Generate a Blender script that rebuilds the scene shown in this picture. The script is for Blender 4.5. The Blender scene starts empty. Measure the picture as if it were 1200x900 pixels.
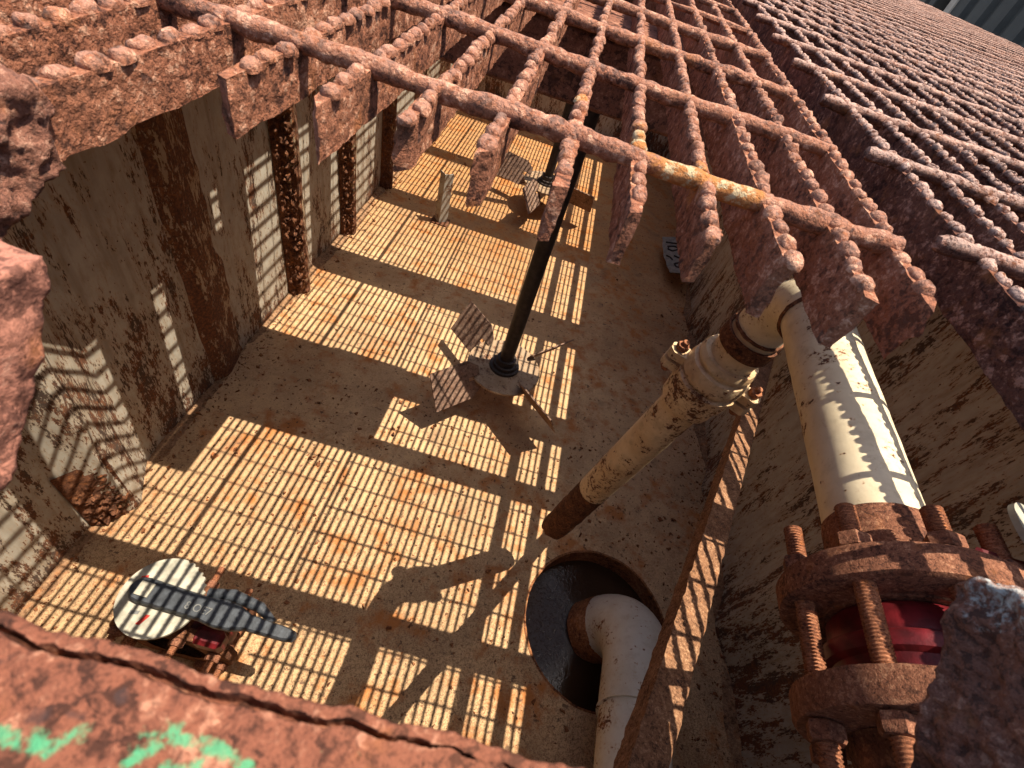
import bpy, math, random
import numpy as np
from mathutils import Vector, Matrix

random.seed(7)
rng = np.random.default_rng(7)
scene = bpy.context.scene
COL = scene.collection
PI = math.pi

# ------------------------------------------------------------------ noise
def _hash(ix, iy, iz, seed):
    h = (ix.astype(np.int64) * 374761393 + iy.astype(np.int64) * 668265263
         + iz.astype(np.int64) * 2147483647 + seed * 974634541) & 0xffffffff
    h = ((h ^ (h >> 13)) * 1274126177) & 0xffffffff
    h = h ^ (h >> 16)
    return (h & 0xffff) / 32767.5 - 1.0

def vnoise(P, freq, seed=0):
    p = np.asarray(P, float) * freq + 1000.0
    i = np.floor(p).astype(np.int64)
    f = p - i
    f = f * f * (3 - 2 * f)
    r = 0
    for dx in (0, 1):
        wx = f[:, 0] if dx else 1 - f[:, 0]
        for dy in (0, 1):
            wy = f[:, 1] if dy else 1 - f[:, 1]
            for dz in (0, 1):
                wz = f[:, 2] if dz else 1 - f[:, 2]
                r = r + wx * wy * wz * _hash(i[:, 0] + dx, i[:, 1] + dy, i[:, 2] + dz, seed)
    return r

def fbm(P, freq, seed=0, octs=3, gain=.5):
    r = 0
    a = 1.0
    for o in range(octs):
        r = r + a * vnoise(P, freq * 2.03 ** o, seed + o * 17)
        a *= gain
    return r

# ------------------------------------------------------------------ geometry collector
class Geo:
    def __init__(self):
        self.v = []
        self.f = []
        self.attr = []
        self.n = 0

    def add(self, V, F, attr=None):
        V = np.asarray(V, float)
        self.v.append(V)
        o = self.n
        self.f.extend([tuple(int(a) + o for a in f) for f in F])
        self.attr.append(np.zeros(len(V)) if attr is None else np.asarray(attr, float))
        self.n += len(V)
        return self

    def mesh(self, name, smooth=True, use_attr=False, sharp=None):
        me = bpy.data.meshes.new(name)
        V = np.concatenate(self.v)
        me.from_pydata(V.tolist(), [], self.f)
        if smooth:
            me.polygons.foreach_set('use_smooth', [True] * len(me.polygons))
            if sharp:
                me.set_sharp_from_angle(angle=math.radians(sharp))
        if use_attr:
            a = me.attributes.new('paint', 'FLOAT', 'POINT')
            a.data.foreach_set('value', np.concatenate(self.attr).astype(np.float32))
        me.update()
        return me

def grid_faces(nu, nv, closed_u=False, closed_v=False):
    F = []
    mu = nu if closed_u else nu - 1
    mv = nv if closed_v else nv - 1
    for i in range(mu):
        i2 = (i + 1) % nu
        for j in range(mv):
            j2 = (j + 1) % nv
            F.append((i * nv + j, i * nv + j2, i2 * nv + j2, i2 * nv + j))
    return F

def obj(name, geo, mat, parent=None, smooth=True, sharp=40, use_attr=False):
    me = geo if isinstance(geo, bpy.types.Mesh) else geo.mesh(name, smooth, use_attr, sharp)
    if mat is not None and not len(me.materials):
        me.materials.append(mat)
    o = bpy.data.objects.new(name, me)
    COL.objects.link(o)
    if parent is not None:
        o.parent = parent
        o.matrix_parent_inverse = parent.matrix_world.inverted()
        if parent.parent is not None:
            pass
    return o

def part(name, geo, mat, parent, **k):
    if name in ('bearing_bar', 'cross_rod'):
        k['use_attr'] = True
    return part_(name, geo, mat, parent, **k)

def part_(name, geo, mat, parent, **k):
    """part whose geometry is given in WORLD coordinates, parented to a thing"""
    o = obj(name, geo, mat, None, **k)
    o.parent = parent
    off = Vector((0, 0, 0))
    p = parent
    while p is not None:
        off += p.location
        p = p.parent
    o.location = -off
    return o

def empty(name, loc):
    o = bpy.data.objects.new(name, None)
    o.location = loc
    o.empty_display_size = .05
    COL.objects.link(o)
    return o

def tag(o, label, cat, group=None):
    o['label'] = label
    o['category'] = cat
    if group:
        o['group'] = group
    return o

def struct(o, kind='structure', label=None, cat=None):
    o['kind'] = kind
    if label:
        o['label'] = label
    if cat:
        o['category'] = cat
    return o

# --- primitive shapes --------------------------------------------------------
def box(g, x0, x1, y0, y1, z0, z1, bev=0.0):
    if bev <= 0:
        V = [(x, y, z) for x in (x0, x1) for y in (y0, y1) for z in (z0, z1)]
        F = [(0, 1, 3, 2), (4, 6, 7, 5), (0, 4, 5, 1), (2, 3, 7, 6), (0, 2, 6, 4), (1, 5, 7, 3)]
        return g.add(V, F)
    V = []
    for x, sx in ((x0, 1), (x1, -1)):
        for y, sy in ((y0, 1), (y1, -1)):
            for z, sz in ((z0, 1), (z1, -1)):
                V += [(x, y + sy * bev, z + sz * bev), (x + sx * bev, y, z + sz * bev), (x + sx * bev, y + sy * bev, z)]
    def c(i, j, k, a):
        return ((i * 2 + j) * 2 + k) * 3 + a
    F = []
    for i in (0, 1):
        F.append((c(i, 0, 0, 0), c(i, 1, 0, 0), c(i, 1, 1, 0), c(i, 0, 1, 0)))
        F.append((c(0, i, 0, 1), c(1, i, 0, 1), c(1, i, 1, 1), c(0, i, 1, 1)))
        F.append((c(0, 0, i, 2), c(1, 0, i, 2), c(1, 1, i, 2), c(0, 1, i, 2)))
        for j in (0, 1):
            F.append((c(i, j, 0, 0), c(i, j, 1, 0), c(i, j, 1, 1), c(i, j, 0, 1)))
            F.append((c(i, 0, j, 0), c(i, 1, j, 0), c(i, 1, j, 2), c(i, 0, j, 2)))
            F.append((c(0, i, j, 1), c(1, i, j, 1), c(1, i, j, 2), c(0, i, j, 2)))
            for k in (0, 1):
                F.append((c(i, j, k, 0), c(i, j, k, 1), c(i, j, k, 2)))
    return g.add(V, F)

def frame_of(d):
    d = np.asarray(d, float)
    d = d / np.linalg.norm(d)
    a = np.array([0, 0, 1.0]) if abs(d[2]) < .9 else np.array([1.0, 0, 0])
    u = np.cross(a, d)
    u /= np.linalg.norm(u)
    return u, np.cross(d, u), d

def tube(g, path, rad, seg=20, cap=True, amp=0.0, freq=60, seed=0, closed=False):
    P = np.asarray(path, float)
    n = len(P)
    rad = np.broadcast_to(np.asarray(rad, float), (n,))
    T = np.gradient(P, axis=0) if n > 2 else np.repeat((P[1] - P[0])[None], n, 0)
    u, w, _ = frame_of(T[0])
    rows = []
    ang = np.arange(seg) * 2 * PI / seg
    for i in range(n):
        t = T[i] / np.linalg.norm(T[i])
        u = u - t * (u @ t)
        u /= np.linalg.norm(u)
        w = np.cross(t, u)
        rows.append(P[i] + rad[i] * (np.cos(ang)[:, None] * u + np.sin(ang)[:, None] * w))
    V = np.concatenate(rows)
    if amp:
        C = np.repeat(P, seg, 0)
        N = V - C
        N /= np.maximum(np.linalg.norm(N, axis=1, keepdims=True), 1e-9)
        V = V + N * (amp * fbm(V, freq, seed))[:, None]
    F = grid_faces(n, seg, False, True)
    if cap:
        F.append(tuple(range(seg - 1, -1, -1)))
        F.append(tuple((n - 1) * seg + k for k in range(seg)))
    return g.add(V, F)

def lathe(g, origin, axis, prof, seg=32, amp=0.0, freq=80, seed=0):
    """prof: list of (distance along the axis, radius)"""
    u, w, d = frame_of(axis)
    o = np.asarray(origin, float)
    ang = np.arange(seg) * 2 * PI / seg
    ring = np.cos(ang)[:, None] * u + np.sin(ang)[:, None] * w
    V = np.concatenate([o + d * t + ring * r for t, r in prof])
    if amp:
        V = V + amp * np.stack([fbm(V, freq, seed + k) for k in range(3)], 1)
    F = grid_faces(len(prof), seg, False, True)
    return g.add(V, F)

def hexnut(g, origin, axis, r, h, bore=0.0):
    u, w, d = frame_of(axis)
    o = np.asarray(origin, float)
    ang = np.arange(6) * PI / 3
    ring = np.cos(ang)[:, None] * u + np.sin(ang)[:, None] * w
    V = np.concatenate([o + ring * r * .93, o + d * h * .12 + ring * r, o + d * h * .85 + ring * r, o + d * h + ring * r * .9])
    F = grid_faces(4, 6, False, True) + [(5, 4, 3, 2, 1, 0), (18, 19, 20, 21, 22, 23)]
    return g.add(V, F)

def stud(g, a, b, r, pitch=.0028, seg=12):
    a = np.asarray(a, float)
    b = np.asarray(b, float)
    L = np.linalg.norm(b - a)
    n = int(L / pitch)
    prof = [(0, 1e-4), (0, r * .8)]
    for k in range(n):
        t = (k + .5) * L / n
        prof += [(t - .35 * L / n, r * .86), (t, r * 1.02), (t + .35 * L / n, r * .86)]
    prof += [(L, r * .8), (L, 1e-4)]
    return lathe(g, a, b - a, prof, seg)

def prism(g, poly, axis_vec):
    P = np.asarray(poly, float)
    n = len(P)
    V = np.concatenate([P, P + np.asarray(axis_vec, float)])
    F = [tuple(range(n - 1, -1, -1)), tuple(range(n, 2 * n))]
    F += [(i, (i + 1) % n, n + (i + 1) % n, n + i) for i in range(n)]
    return g.add(V, F)

# ------------------------------------------------------------------ materials
class NT:
    def __init__(self, name):
        self.m = bpy.data.materials.new(name)
        self.m.use_nodes = True
        self.t = self.m.node_tree
        self.t.nodes.clear()
        self.out = self.n('ShaderNodeOutputMaterial')
        self.b = self.n('ShaderNodeBsdfPrincipled')
        self.t.links.new(self.b.outputs[0], self.out.inputs[0])
        self.pos = self.n('ShaderNodeNewGeometry').outputs['Position']

    def n(self, typ, **kw):
        nd = self.t.nodes.new(typ)
        for k, v in kw.items():
            setattr(nd, k, v)
        return nd

    def set(self, nd, key, val):
        s = nd.inputs[key]
        if isinstance(val, bpy.types.NodeSocket):
            self.t.links.new(val, s)
        else:
            s.default_value = val

    def math(self, op, a, b=None, clamp=False):
        nd = self.n('ShaderNodeMath', operation=op, use_clamp=clamp)
        self.set(nd, 0, a)
        if b is not None:
            self.set(nd, 1, b)
        return nd.outputs[0]

    def scale(self, v, s):
        nd = self.n('ShaderNodeVectorMath', operation='MULTIPLY')
        self.set(nd, 0, v)
        nd.inputs[1].default_value = s
        return nd.outputs[0]

    def noise(self, scale, detail=4, rough=.55, vec=None, dist=0.0, seed=0.0):
        nd = self.n('ShaderNodeTexNoise', noise_dimensions='3D')
        v = vec if vec is not None else self.pos
        if seed:
            a = self.n('ShaderNodeVectorMath', operation='ADD')
            self.set(a, 0, v)
            a.inputs[1].default_value = (seed, seed * 1.7, -seed)
            v = a.outputs[0]
        self.set(nd, 'Vector', v)
        nd.inputs['Scale'].default_value = scale
        nd.inputs['Detail'].default_value = detail
        nd.inputs['Roughness'].default_value = rough
        nd.inputs['Distortion'].default_value = dist
        return nd.outputs['Fac']

    def step(self, v, lo, hi):
        nd = self.n('ShaderNodeMapRange', interpolation_type='SMOOTHSTEP', clamp=True)
        self.set(nd, 'Value', v)
        self.set(nd, 'From Min', lo)
        self.set(nd, 'From Max', hi)
        return nd.outputs[0]

    def mix(self, f, a, b):
        nd = self.n('ShaderNodeMix', data_type='RGBA')
        self.set(nd, 'Factor', f)
        for k, v in ((6, a), (7, b)):
            if isinstance(v, bpy.types.NodeSocket):
                self.t.links.new(v, nd.inputs[k])
            else:
                nd.inputs[k].default_value = (*v, 1)
        return nd.outputs[2]

    def ramp(self, v, stops):
        nd = self.n('ShaderNodeValToRGB')
        el = nd.color_ramp.elements
        while len(el) < len(stops):
            el.new(.5)
        for e, (p, c) in zip(el, stops):
            e.position = p
            e.color = (*c, 1)
        self.set(nd, 0, v)
        return nd.outputs[0]

    def bump(self, h, dist, strength=1.0, normal=None):
        nd = self.n('ShaderNodeBump')
        nd.inputs['Strength'].default_value = strength
        nd.inputs['Distance'].default_value = dist
        self.set(nd, 'Height', h)
        if normal is not None:
            self.set(nd, 'Normal', normal)
        return nd.outputs[0]

    def attr(self, name):
        nd = self.n('ShaderNodeAttribute', attribute_name=name)
        return nd.outputs['Fac']

    def sep(self, v=None):
        nd = self.n('ShaderNodeSeparateXYZ')
        self.set(nd, 0, v if v is not None else self.pos)
        return nd.outputs

    def near(self, c, r0, r1):
        d = self.n('ShaderNodeVectorMath', operation='DISTANCE')
        self.set(d, 0, self.pos)
        d.inputs[1].default_value = c
        s = self.n('ShaderNodeMapRange', interpolation_type='SMOOTHSTEP', clamp=True)
        self.set(s, 'Value', d.outputs['Value'])
        s.inputs['From Min'].default_value = r1
        s.inputs['From Max'].default_value = r0
        return s.outputs[0]

    def done(self, col, rough=.85, normal=None, spec=.25, metal=0.0):
        for k, v in (('Base Color', col), ('Roughness', rough), ('Normal', normal), ('Specular IOR Level', spec), ('Metallic', metal)):
            if v is None:
                continue
            if isinstance(v, tuple):
                self.b.inputs[k].default_value = (*v, 1)
            else:
                self.set(self.b, k, v)
        return self.m


def rust_material(name, dark, mid, light, s=1.0, bump=.0016, orange=.25, lichen=False, paint=None, lit_tops=0.0):
    t = NT(name)
    a = t.noise(28 * s, 6, .65)
    b = t.noise(160 * s, 5, .7, seed=3.1)
    c = t.noise(650 * s, 4, .7, seed=7.7)
    v = t.math('ADD', t.math('MULTIPLY', a, .45), t.math('ADD', t.math('MULTIPLY', b, .4), t.math('MULTIPLY', c, .3)))
    wob = t.n('ShaderNodeVectorMath', operation='MULTIPLY_ADD')
    wn_ = t.n('ShaderNodeTexNoise')
    t.set(wn_, 'Vector', t.pos)
    wn_.inputs['Scale'].default_value = 500 * s
    t.set(wob, 0, wn_.outputs['Color'])
    wob.inputs[1].default_value = (.003 / s,) * 3
    t.set(wob, 2, t.pos)
    cells = []
    for sc, am in ((240, .15), (560, .11)):
        grain = t.n('ShaderNodeTexVoronoi', feature='F1')
        t.set(grain, 'Vector', wob.outputs[0])
        grain.inputs['Scale'].default_value = sc * s
        gd = grain.outputs['Distance']
        cells.append(gd)
        rnd = t.n('ShaderNodeSeparateColor')
        t.set(rnd, 0, grain.outputs['Color'])
        v = t.math('ADD', v, t.math('MULTIPLY', t.math('SUBTRACT', rnd.outputs[0], .5), am))
        v = t.math('ADD', v, t.math('MULTIPLY', t.math('SUBTRACT', .42, gd), .07))
    gd = t.math('ADD', t.math('MULTIPLY', cells[0], .7), t.math('MULTIPLY', cells[1], .4))
    col = t.ramp(v, [(.455, dark), (.54, mid), (.61, mid), (.71, light)])
    col = t.mix(t.math('MULTIPLY', t.step(t.noise(1500 * s, 2, .6, seed=41.0), .50, .66), .35), col, tuple(x * .45 for x in dark))
    lf = t.step(t.noise(11 * s, 4, .6, seed=71.0), .40, .62)
    col = t.mix(t.math('MULTIPLY', lf, .2), col, tuple(min(1, a_ * b_) for a_, b_ in zip(light, (.62, .50, .42))))
    o = t.step(t.noise(55 * s, 4, .6, seed=11.3), .56, .72)
    col = t.mix(t.math('MULTIPLY', o, orange), col, (.48, .17, .045))
    pit = t.step(t.noise(95 * s, 3, .6, seed=17.9), .66, .72)
    col = t.mix(t.math('MULTIPLY', pit, .7), col, (.045, .028, .026))
    if lit_tops > 0:      # sunlit look painted pale onto tooth and rod tops
        lit_mask = t.math('MULTIPLY', t.attr('paint'), t.step(t.noise(300, 4, .7, seed=27.0), .36, .56))
        col = t.mix(t.math('MULTIPLY', lit_mask, lit_tops), col, (.62, .42, .34))
    if lichen:
        m = t.math('ADD', t.near((.020, .002, 0), .004, .034), t.near((.048, -.004, 0), .002, .020), clamp=True)
        m = t.math('ADD', m, t.near((.0, .022, 0), .003, .026), clamp=True)
        m = t.math('ADD', m, t.near((-.035, .045, 0), .003, .02), clamp=True)
        m1 = t.step(t.math('MULTIPLY', m, t.noise(200, 4, .7, seed=2.2)), .26, .42)
        col = t.mix(t.math('MULTIPLY', m1, .85), col, (.42, .17, .05))
        m2 = t.step(t.math('MULTIPLY', m, t.noise(190, 5, .75, seed=5.2)), .47, .55)
        col = t.mix(t.math('MULTIPLY', m2, .65), col, (.52, .47, .30))
    if paint is not None:
        p = t.attr('paint')
        q = t.step(t.math('ADD', p, t.math('MULTIPLY', t.math('SUBTRACT', t.noise(420, 5, .7, seed=4.4), .5), 3.2)), .55, 1.25)
        col = t.mix(t.math('MULTIPLY', q, .85), col, paint)
    h = t.math('ADD', t.math('MULTIPLY', b, .6), t.math('ADD', t.math('MULTIPLY', c, .6), t.math('MULTIPLY', pit, -.15)))
    h = t.math('SUBTRACT', h, t.math('MULTIPLY', gd, .45))
    nrm = t.bump(h, bump, 1.0)
    return t.done(col, .92, nrm, .15)


def paint_material(name, paint, paint2, rust_amt, s=1.0, stretch=(1, 1, 1), rough=.5, spots=True, grime=.25, base=None, edge=.03, dark=False, rim=None):
    """chalky paint flaking off to rust"""
    t = NT(name)
    v = t.scale(t.pos, stretch)
    big = t.noise(3.0 * s, 4, .6, vec=v)
    med = t.noise(17 * s, 6, .68, vec=v, seed=2.0)
    fine = t.noise(75 * s, 5, .7, vec=v, seed=5.0)
    col = t.mix(t.step(t.noise(6 * s, 5, .6, seed=8.0), .35, .7), paint, paint2)
    gr = t.step(t.noise(22 * s, 5, .6, vec=v, seed=12.0), .45, .8)
    col = t.mix(t.math('MULTIPLY', gr, grime), col, (.24, .17, .10))
    if stretch[2] != 1:
        run = t.step(t.noise(9, 4, .6, vec=t.scale(t.pos, (1, 1, .07)), seed=61.0), .52, .66)
        col = t.mix(t.math('MULTIPLY', run, .45), col, (.19, .14, .09))
    m = t.math('ADD', t.math('MULTIPLY', big, .45), t.math('ADD', t.math('MULTIPLY', med, .5), t.math('MULTIPLY', fine, .45)))
    if base is not None:     # rust creeps up from the floor line (a real stain that stays put)
        z = t.sep()[2]
        k = t.step(t.math('SUBTRACT', t.math('MULTIPLY', t.noise(5, 4, .6, seed=9.0), base[1]), t.math('SUBTRACT', z, base[0])), 0.0, base[1] * .8)
        m = t.math('ADD', m, t.math('MULTIPLY', k, .085))
    if rim is not None:
        k = t.step(t.math('ADD', t.math('SUBTRACT', rim[0], t.sep()[1]), t.math('MULTIPLY', t.noise(30, 4, .6, seed=3.7), rim[1])), rim[1] * .4, rim[1] * 1.0)
        m = t.math('ADD', m, t.math('MULTIPLY', k, .30))
    thr = 1.0 - rust_amt
    halo = t.step(m, thr - .07, thr + .01)
    chip = t.step(m, thr, thr + edge)
    rc = t.ramp(t.noise(60 * s, 5, .7, seed=21.0), [(.3, (.05, .028, .018)), (.5, (.13, .055, .03)), (.68, (.26, .105, .04)), (.8, (.36, .15, .05))])
    if dark:
        dk = t.step(t.noise(7 * s, 4, .6, seed=44.0), .42, .60)
        rc = t.mix(t.math('MULTIPLY', dk, .8), rc, (.060, .046, .036))
    col = t.mix(t.math('MULTIPLY', halo, .35), col, (.36, .22, .11))
    col = t.mix(chip, col, rc)
    if spots:
        sp = t.step(t.noise(38 * s, 2, .5, seed=33.0), .715, .74)
        ring = t.step(t.noise(38 * s, 2, .5, seed=33.0), .665, .73)
        col = t.mix(t.math('MULTIPLY', ring, .5), col, (.36, .15, .05))
        col = t.mix(sp, col, (.07, .03, .02))
    h = t.math('ADD', t.math('MULTIPLY', chip, -.6), t.math('MULTIPLY', fine, t.math('ADD', t.math('MULTIPLY', chip, .8), .12)))
    nrm = t.bump(h, .0018, .8)
    ro = t.math('ADD', t.math('MULTIPLY', chip, .9 - rough), rough)
    return t.done(col, ro, nrm, .3)


M = {}
M['rust'] = rust_material('rusty_grating_steel', (.075, .030, .020), (.29, .112, .062), (.57, .31, .20), bump=.0024, lichen=True, lit_tops=.2)
M['rust_shaded'] = rust_material('shaded_rusty_grating_steel', (.034, .013, .010), (.120, .046, .030), (.38, .19, .13), bump=.0024, lit_tops=.72)  # right panel copy: shade on the bar sides put into a darker base
M['rust_lump'] = rust_material('scaled_rust', (.07, .035, .028), (.22, .095, .065), (.42, .23, .16), s=1.6, paint=(.50, .50, .46))
M['rust_soft'] = rust_material('soft_pink_rust', (.13, .055, .04), (.34, .145, .10), (.46, .24, .17), s=1.2, bump=.0007, paint=(.62, .66, .66))
M['rust_plate'] = rust_material('rusty_hole_plate', (.05, .02, .013), (.175, .062, .036), (.36, .165, .10), s=1.3, bump=.0009, paint=(.06, .27, .13))
M['rust_orange'] = rust_material('orange_rust', (.075, .033, .022), (.22, .090, .052), (.40, .20, .115), s=1.3, bump=.0014, orange=.2)
M['rust_dark'] = rust_material('dark_rust', (.04, .019, .013), (.13, .055, .03), (.28, .125, .06), s=.8, bump=.0018, orange=.3)
M['rust_stain'] = rust_material('flaking_rust', (.06, .025, .015), (.24, .095, .04), (.40, .19, .09), s=.5, bump=.004, orange=.6)
M['rust_brace'] = rust_material('tan_rust', (.075, .038, .022), (.25, .125, .066), (.46, .27, .15), s=1.1, bump=.0022, orange=.2)
M['silt'] = rust_material('silt', (.10, .055, .03), (.27, .155, .085), (.42, .26, .14), s=.45, bump=.004, orange=.35)
M['thread'] = rust_material('rusty_thread', (.10, .04, .025), (.30, .12, .06), (.46, .22, .12), s=2.0, bump=.0004, orange=.4)
M['wall'] = paint_material('flaking_tan_paint', (.43, .395, .325), (.355, .32, .26), .272, s=2.1, stretch=(1, 1, .30), rough=.75, base=(-1.83, .6), grime=.65, dark=True)
M['wall_rust'] = paint_material('rust_eaten_paint', (.42, .34, .23), (.34, .24, .14), .345, s=1.4, stretch=(1, 1, .35), rough=.8, base=(-1.83, .9), grime=.6)
M['pipe_paint'] = paint_material('cream_pipe_paint', (.68, .58, .40), (.60, .50, .33), .205, s=2.2, rough=.42, grime=.3, rim=(.064, .05))
M['drop_paint'] = paint_material('stained_pipe_paint', (.68, .52, .31), (.58, .40, .21), .262, s=1.7, rough=.42, grime=.45)
M['couple_paint'] = paint_material('stained_coupling_paint', (.66, .51, .31), (.48, .30, .15), .285, s=2.2, rough=.36, grime=.6)
M['white_paint'] = paint_material('chalky_white_paint', (.54, .51, .44), (.48, .44, .36), .205, s=1.5, rough=.42, grime=.3)
M['post_paint'] = paint_material('pale_post_paint', (.36, .34, .29), (.30, .28, .24), .26, s=1.5, rough=.6)

def floor_material():
    t = NT('dusty_steel_floor')
    a = t.noise(1.7, 5, .6)
    b = t.noise(14, 6, .65, seed=3.0)
    c = t.noise(110, 4, .7, seed=6.0)
    d = t.noise(420, 3, .7, seed=9.0)
    col = t.mix(t.step(a, .35, .65), (.62, .40, .21), (.53, .335, .175))
    col = t.mix(t.math('MULTIPLY', t.step(b, .40, .75), .5), col, (.36, .25, .15))
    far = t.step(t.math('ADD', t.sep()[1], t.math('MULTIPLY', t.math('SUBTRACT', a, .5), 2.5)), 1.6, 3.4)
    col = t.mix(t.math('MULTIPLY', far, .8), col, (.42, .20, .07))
    silt = t.step(t.noise(3.2, 6, .65, seed=51.0), .50, .60)
    col = t.mix(t.math('MULTIPLY', silt, .30), col, (.25, .155, .085))
    near = t.step(t.sep()[1], 1.1, .1)
    gr = t.step(t.math('ADD', t.noise(260, 3, .75, seed=9.0), t.math('MULTIPLY', t.math('SUBTRACT', c, .5), .7)), .47, .58)
    col = t.mix(t.math('MULTIPLY', gr, t.math('ADD', .20, t.math('MULTIPLY', near, .45))), col, (.14, .08, .045))
    ru = t.step(t.math('ADD', t.math('MULTIPLY', b, .7), t.math('MULTIPLY', t.noise(4.5, 3, .5, seed=14.0), .45)), .555, .74)
    col = t.mix(t.math('MULTIPLY', ru, .85), col, (.42, .145, .035))
    br = t.step(t.math('ADD', t.noise(2.6, 6, .7, seed=81.0), t.math('MULTIPLY', t.math('SUBTRACT', c, .5), .5)), .50, .66)
    col = t.mix(t.math('MULTIPLY', br, .3), col, (.30, .135, .055))
    sp = t.step(t.noise(46, 4, .65, seed=19.0), .60, .66)
    col = t.mix(t.math('MULTIPLY', sp, .8), col, (.10, .055, .035))
    ms = t.step(t.noise(8, 6, .7, seed=23.0), .56, .70)
    col = t.mix(t.math('MULTIPLY', ms, .42), col, (.16, .09, .055))
    h = t.math('ADD', t.math('MULTIPLY', c, .5), t.math('ADD', t.math('MULTIPLY', d, .45), t.math('MULTIPLY', b, .8)))
    return t.done(col, .9, t.bump(h, .007, .8), .2)
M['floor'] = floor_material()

def simple(name, col, rough=.6, nscale=40, var=.15, bump=.0005, spec=.3, metal=0.0):
    t = NT(name)
    n = t.noise(nscale, 4, .6)
    c2 = tuple(x * (1 - var * 2) for x in col)
    c = t.mix(t.step(n, .3, .7), c2, col)
    return t.done(c, rough, t.bump(t.noise(nscale * 4, 3, .6), bump, .6), spec, metal)

M['red'] = simple('red_valve_enamel', (.16, .010, .014), .48, 45, .34, .0006, .35)
M['black'] = simple('worn_black_lever', (.055, .062, .072), .48, 70, .25, .0008, .4)
M['notch'] = simple('cream_notch_plate', (.44, .41, .32), .6, 30, .22, .0008)
M['white_mark'] = simple('white_marking', (.20, .20, .19), .6, 50, .2)
M['red_mark'] = simple('red_marking', (.45, .03, .02), .6, 50, .1)
M['black_mark'] = simple('black_scrawl', (.02, .02, .02), .7, 50, .1)
M['steel_dark'] = simple('dark_shaft_steel', (.045, .032, .026), .55, 40, .3, .0008)
M['blade'] = rust_material('bare_blade_steel', (.08, .05, .038), (.22, .135, .095), (.36, .25, .18), s=.35, bump=.0008, orange=.15)
M['disc'] = paint_material('speckled_disc', (.34, .235, .145), (.26, .17, .10), .27, s=3, rough=.6, grime=.3, dark=True)
M['beam'] = rust_material('beam_rust', (.06, .03, .022), (.20, .085, .055), (.34, .17, .11), s=.6, orange=.2)
M['container'] = simple('grey_container_paint', (.062, .060, .053), .6, 8, .12, .001)
M['container_dark'] = simple('dark_gap_steel', (.012, .012, .013), .7, 8, .1)
M['post_light'] = simple('pale_corner_post', (.50, .42, .33), .6, 20, .12)
M['gravel'] = simple('packed_gravel', (.22, .18, .14), .95, 30, .3, .01)
M['tag'] = simple('grey_sheet_plate', (.26, .24, .20), .55, 30, .2)
M['motor'] = simple('motor_grey', (.18, .19, .19), .5, 20, .1)

def water_material():
    t = NT('dark_sump_water')
    h = t.noise(70, 3, .6)
    film = t.math('MULTIPLY', t.near((.40, .44, ZF - .085), .06, .24), t.step(t.noise(60, 5, .7, seed=6.0), .38, .52))
    h2 = t.math('ADD', t.math('MULTIPLY', h, .5), t.math('MULTIPLY', t.math('MULTIPLY', t.noise(330, 4, .75, seed=8.0), film), 1.6))
    col = t.mix(t.math('MULTIPLY', film, .30), (.030, .015, .008), (.16, .15, .14))
    return t.done(col, t.math('ADD', .03, t.math('MULTIPLY', film, .09)), t.bump(h2, .004, .45), .5)
# ------------------------------------------------------------------ constants of the place
ZF = -1.83            # tank floor
M['water'] = water_material()
XL, XR = -1.20, 1.205 # tank walls
YN, YF = -.42, 5.42
PITCH = .03
RP = .1092            # cross rod pitch

# ------------------------------------------------------------------ grating
def ysteps(y0, y1, fine_to, fine, coarse):
    ys = [y0]
    while ys[-1] < y1:
        y = ys[-1]
        if y < fine_to:
            s = fine
        else:
            s = min(coarse, fine + (y - fine_to) * .12)
        ys.append(y + s)
    ys[-1] = y1
    return np.array(ys)

DOMES = {}
def dome(nseg, nring):
    if (nseg, nring) in DOMES:
        return DOMES[(nseg, nring)]
    V = []
    for r in range(nring):
        a = r / nring * PI / 2
        for s in range(nseg):
            b = (s + .5) * 2 * PI / nseg
            V.append((math.cos(a) * math.cos(b), math.cos(a) * math.sin(b), math.sin(a)))
    V.append((0, 0, 1))
    F = grid_faces(nring, nseg, False, True)
    F = [f[::-1] for f in F]
    top = len(V) - 1
    F += [((nring - 1) * nseg + s, (nring - 1) * nseg + (s + 1) % nseg, top) for s in range(nseg)]
    DOMES[(nseg, nring)] = (np.array(V), F)
    return DOMES[(nseg, nring)]

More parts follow.
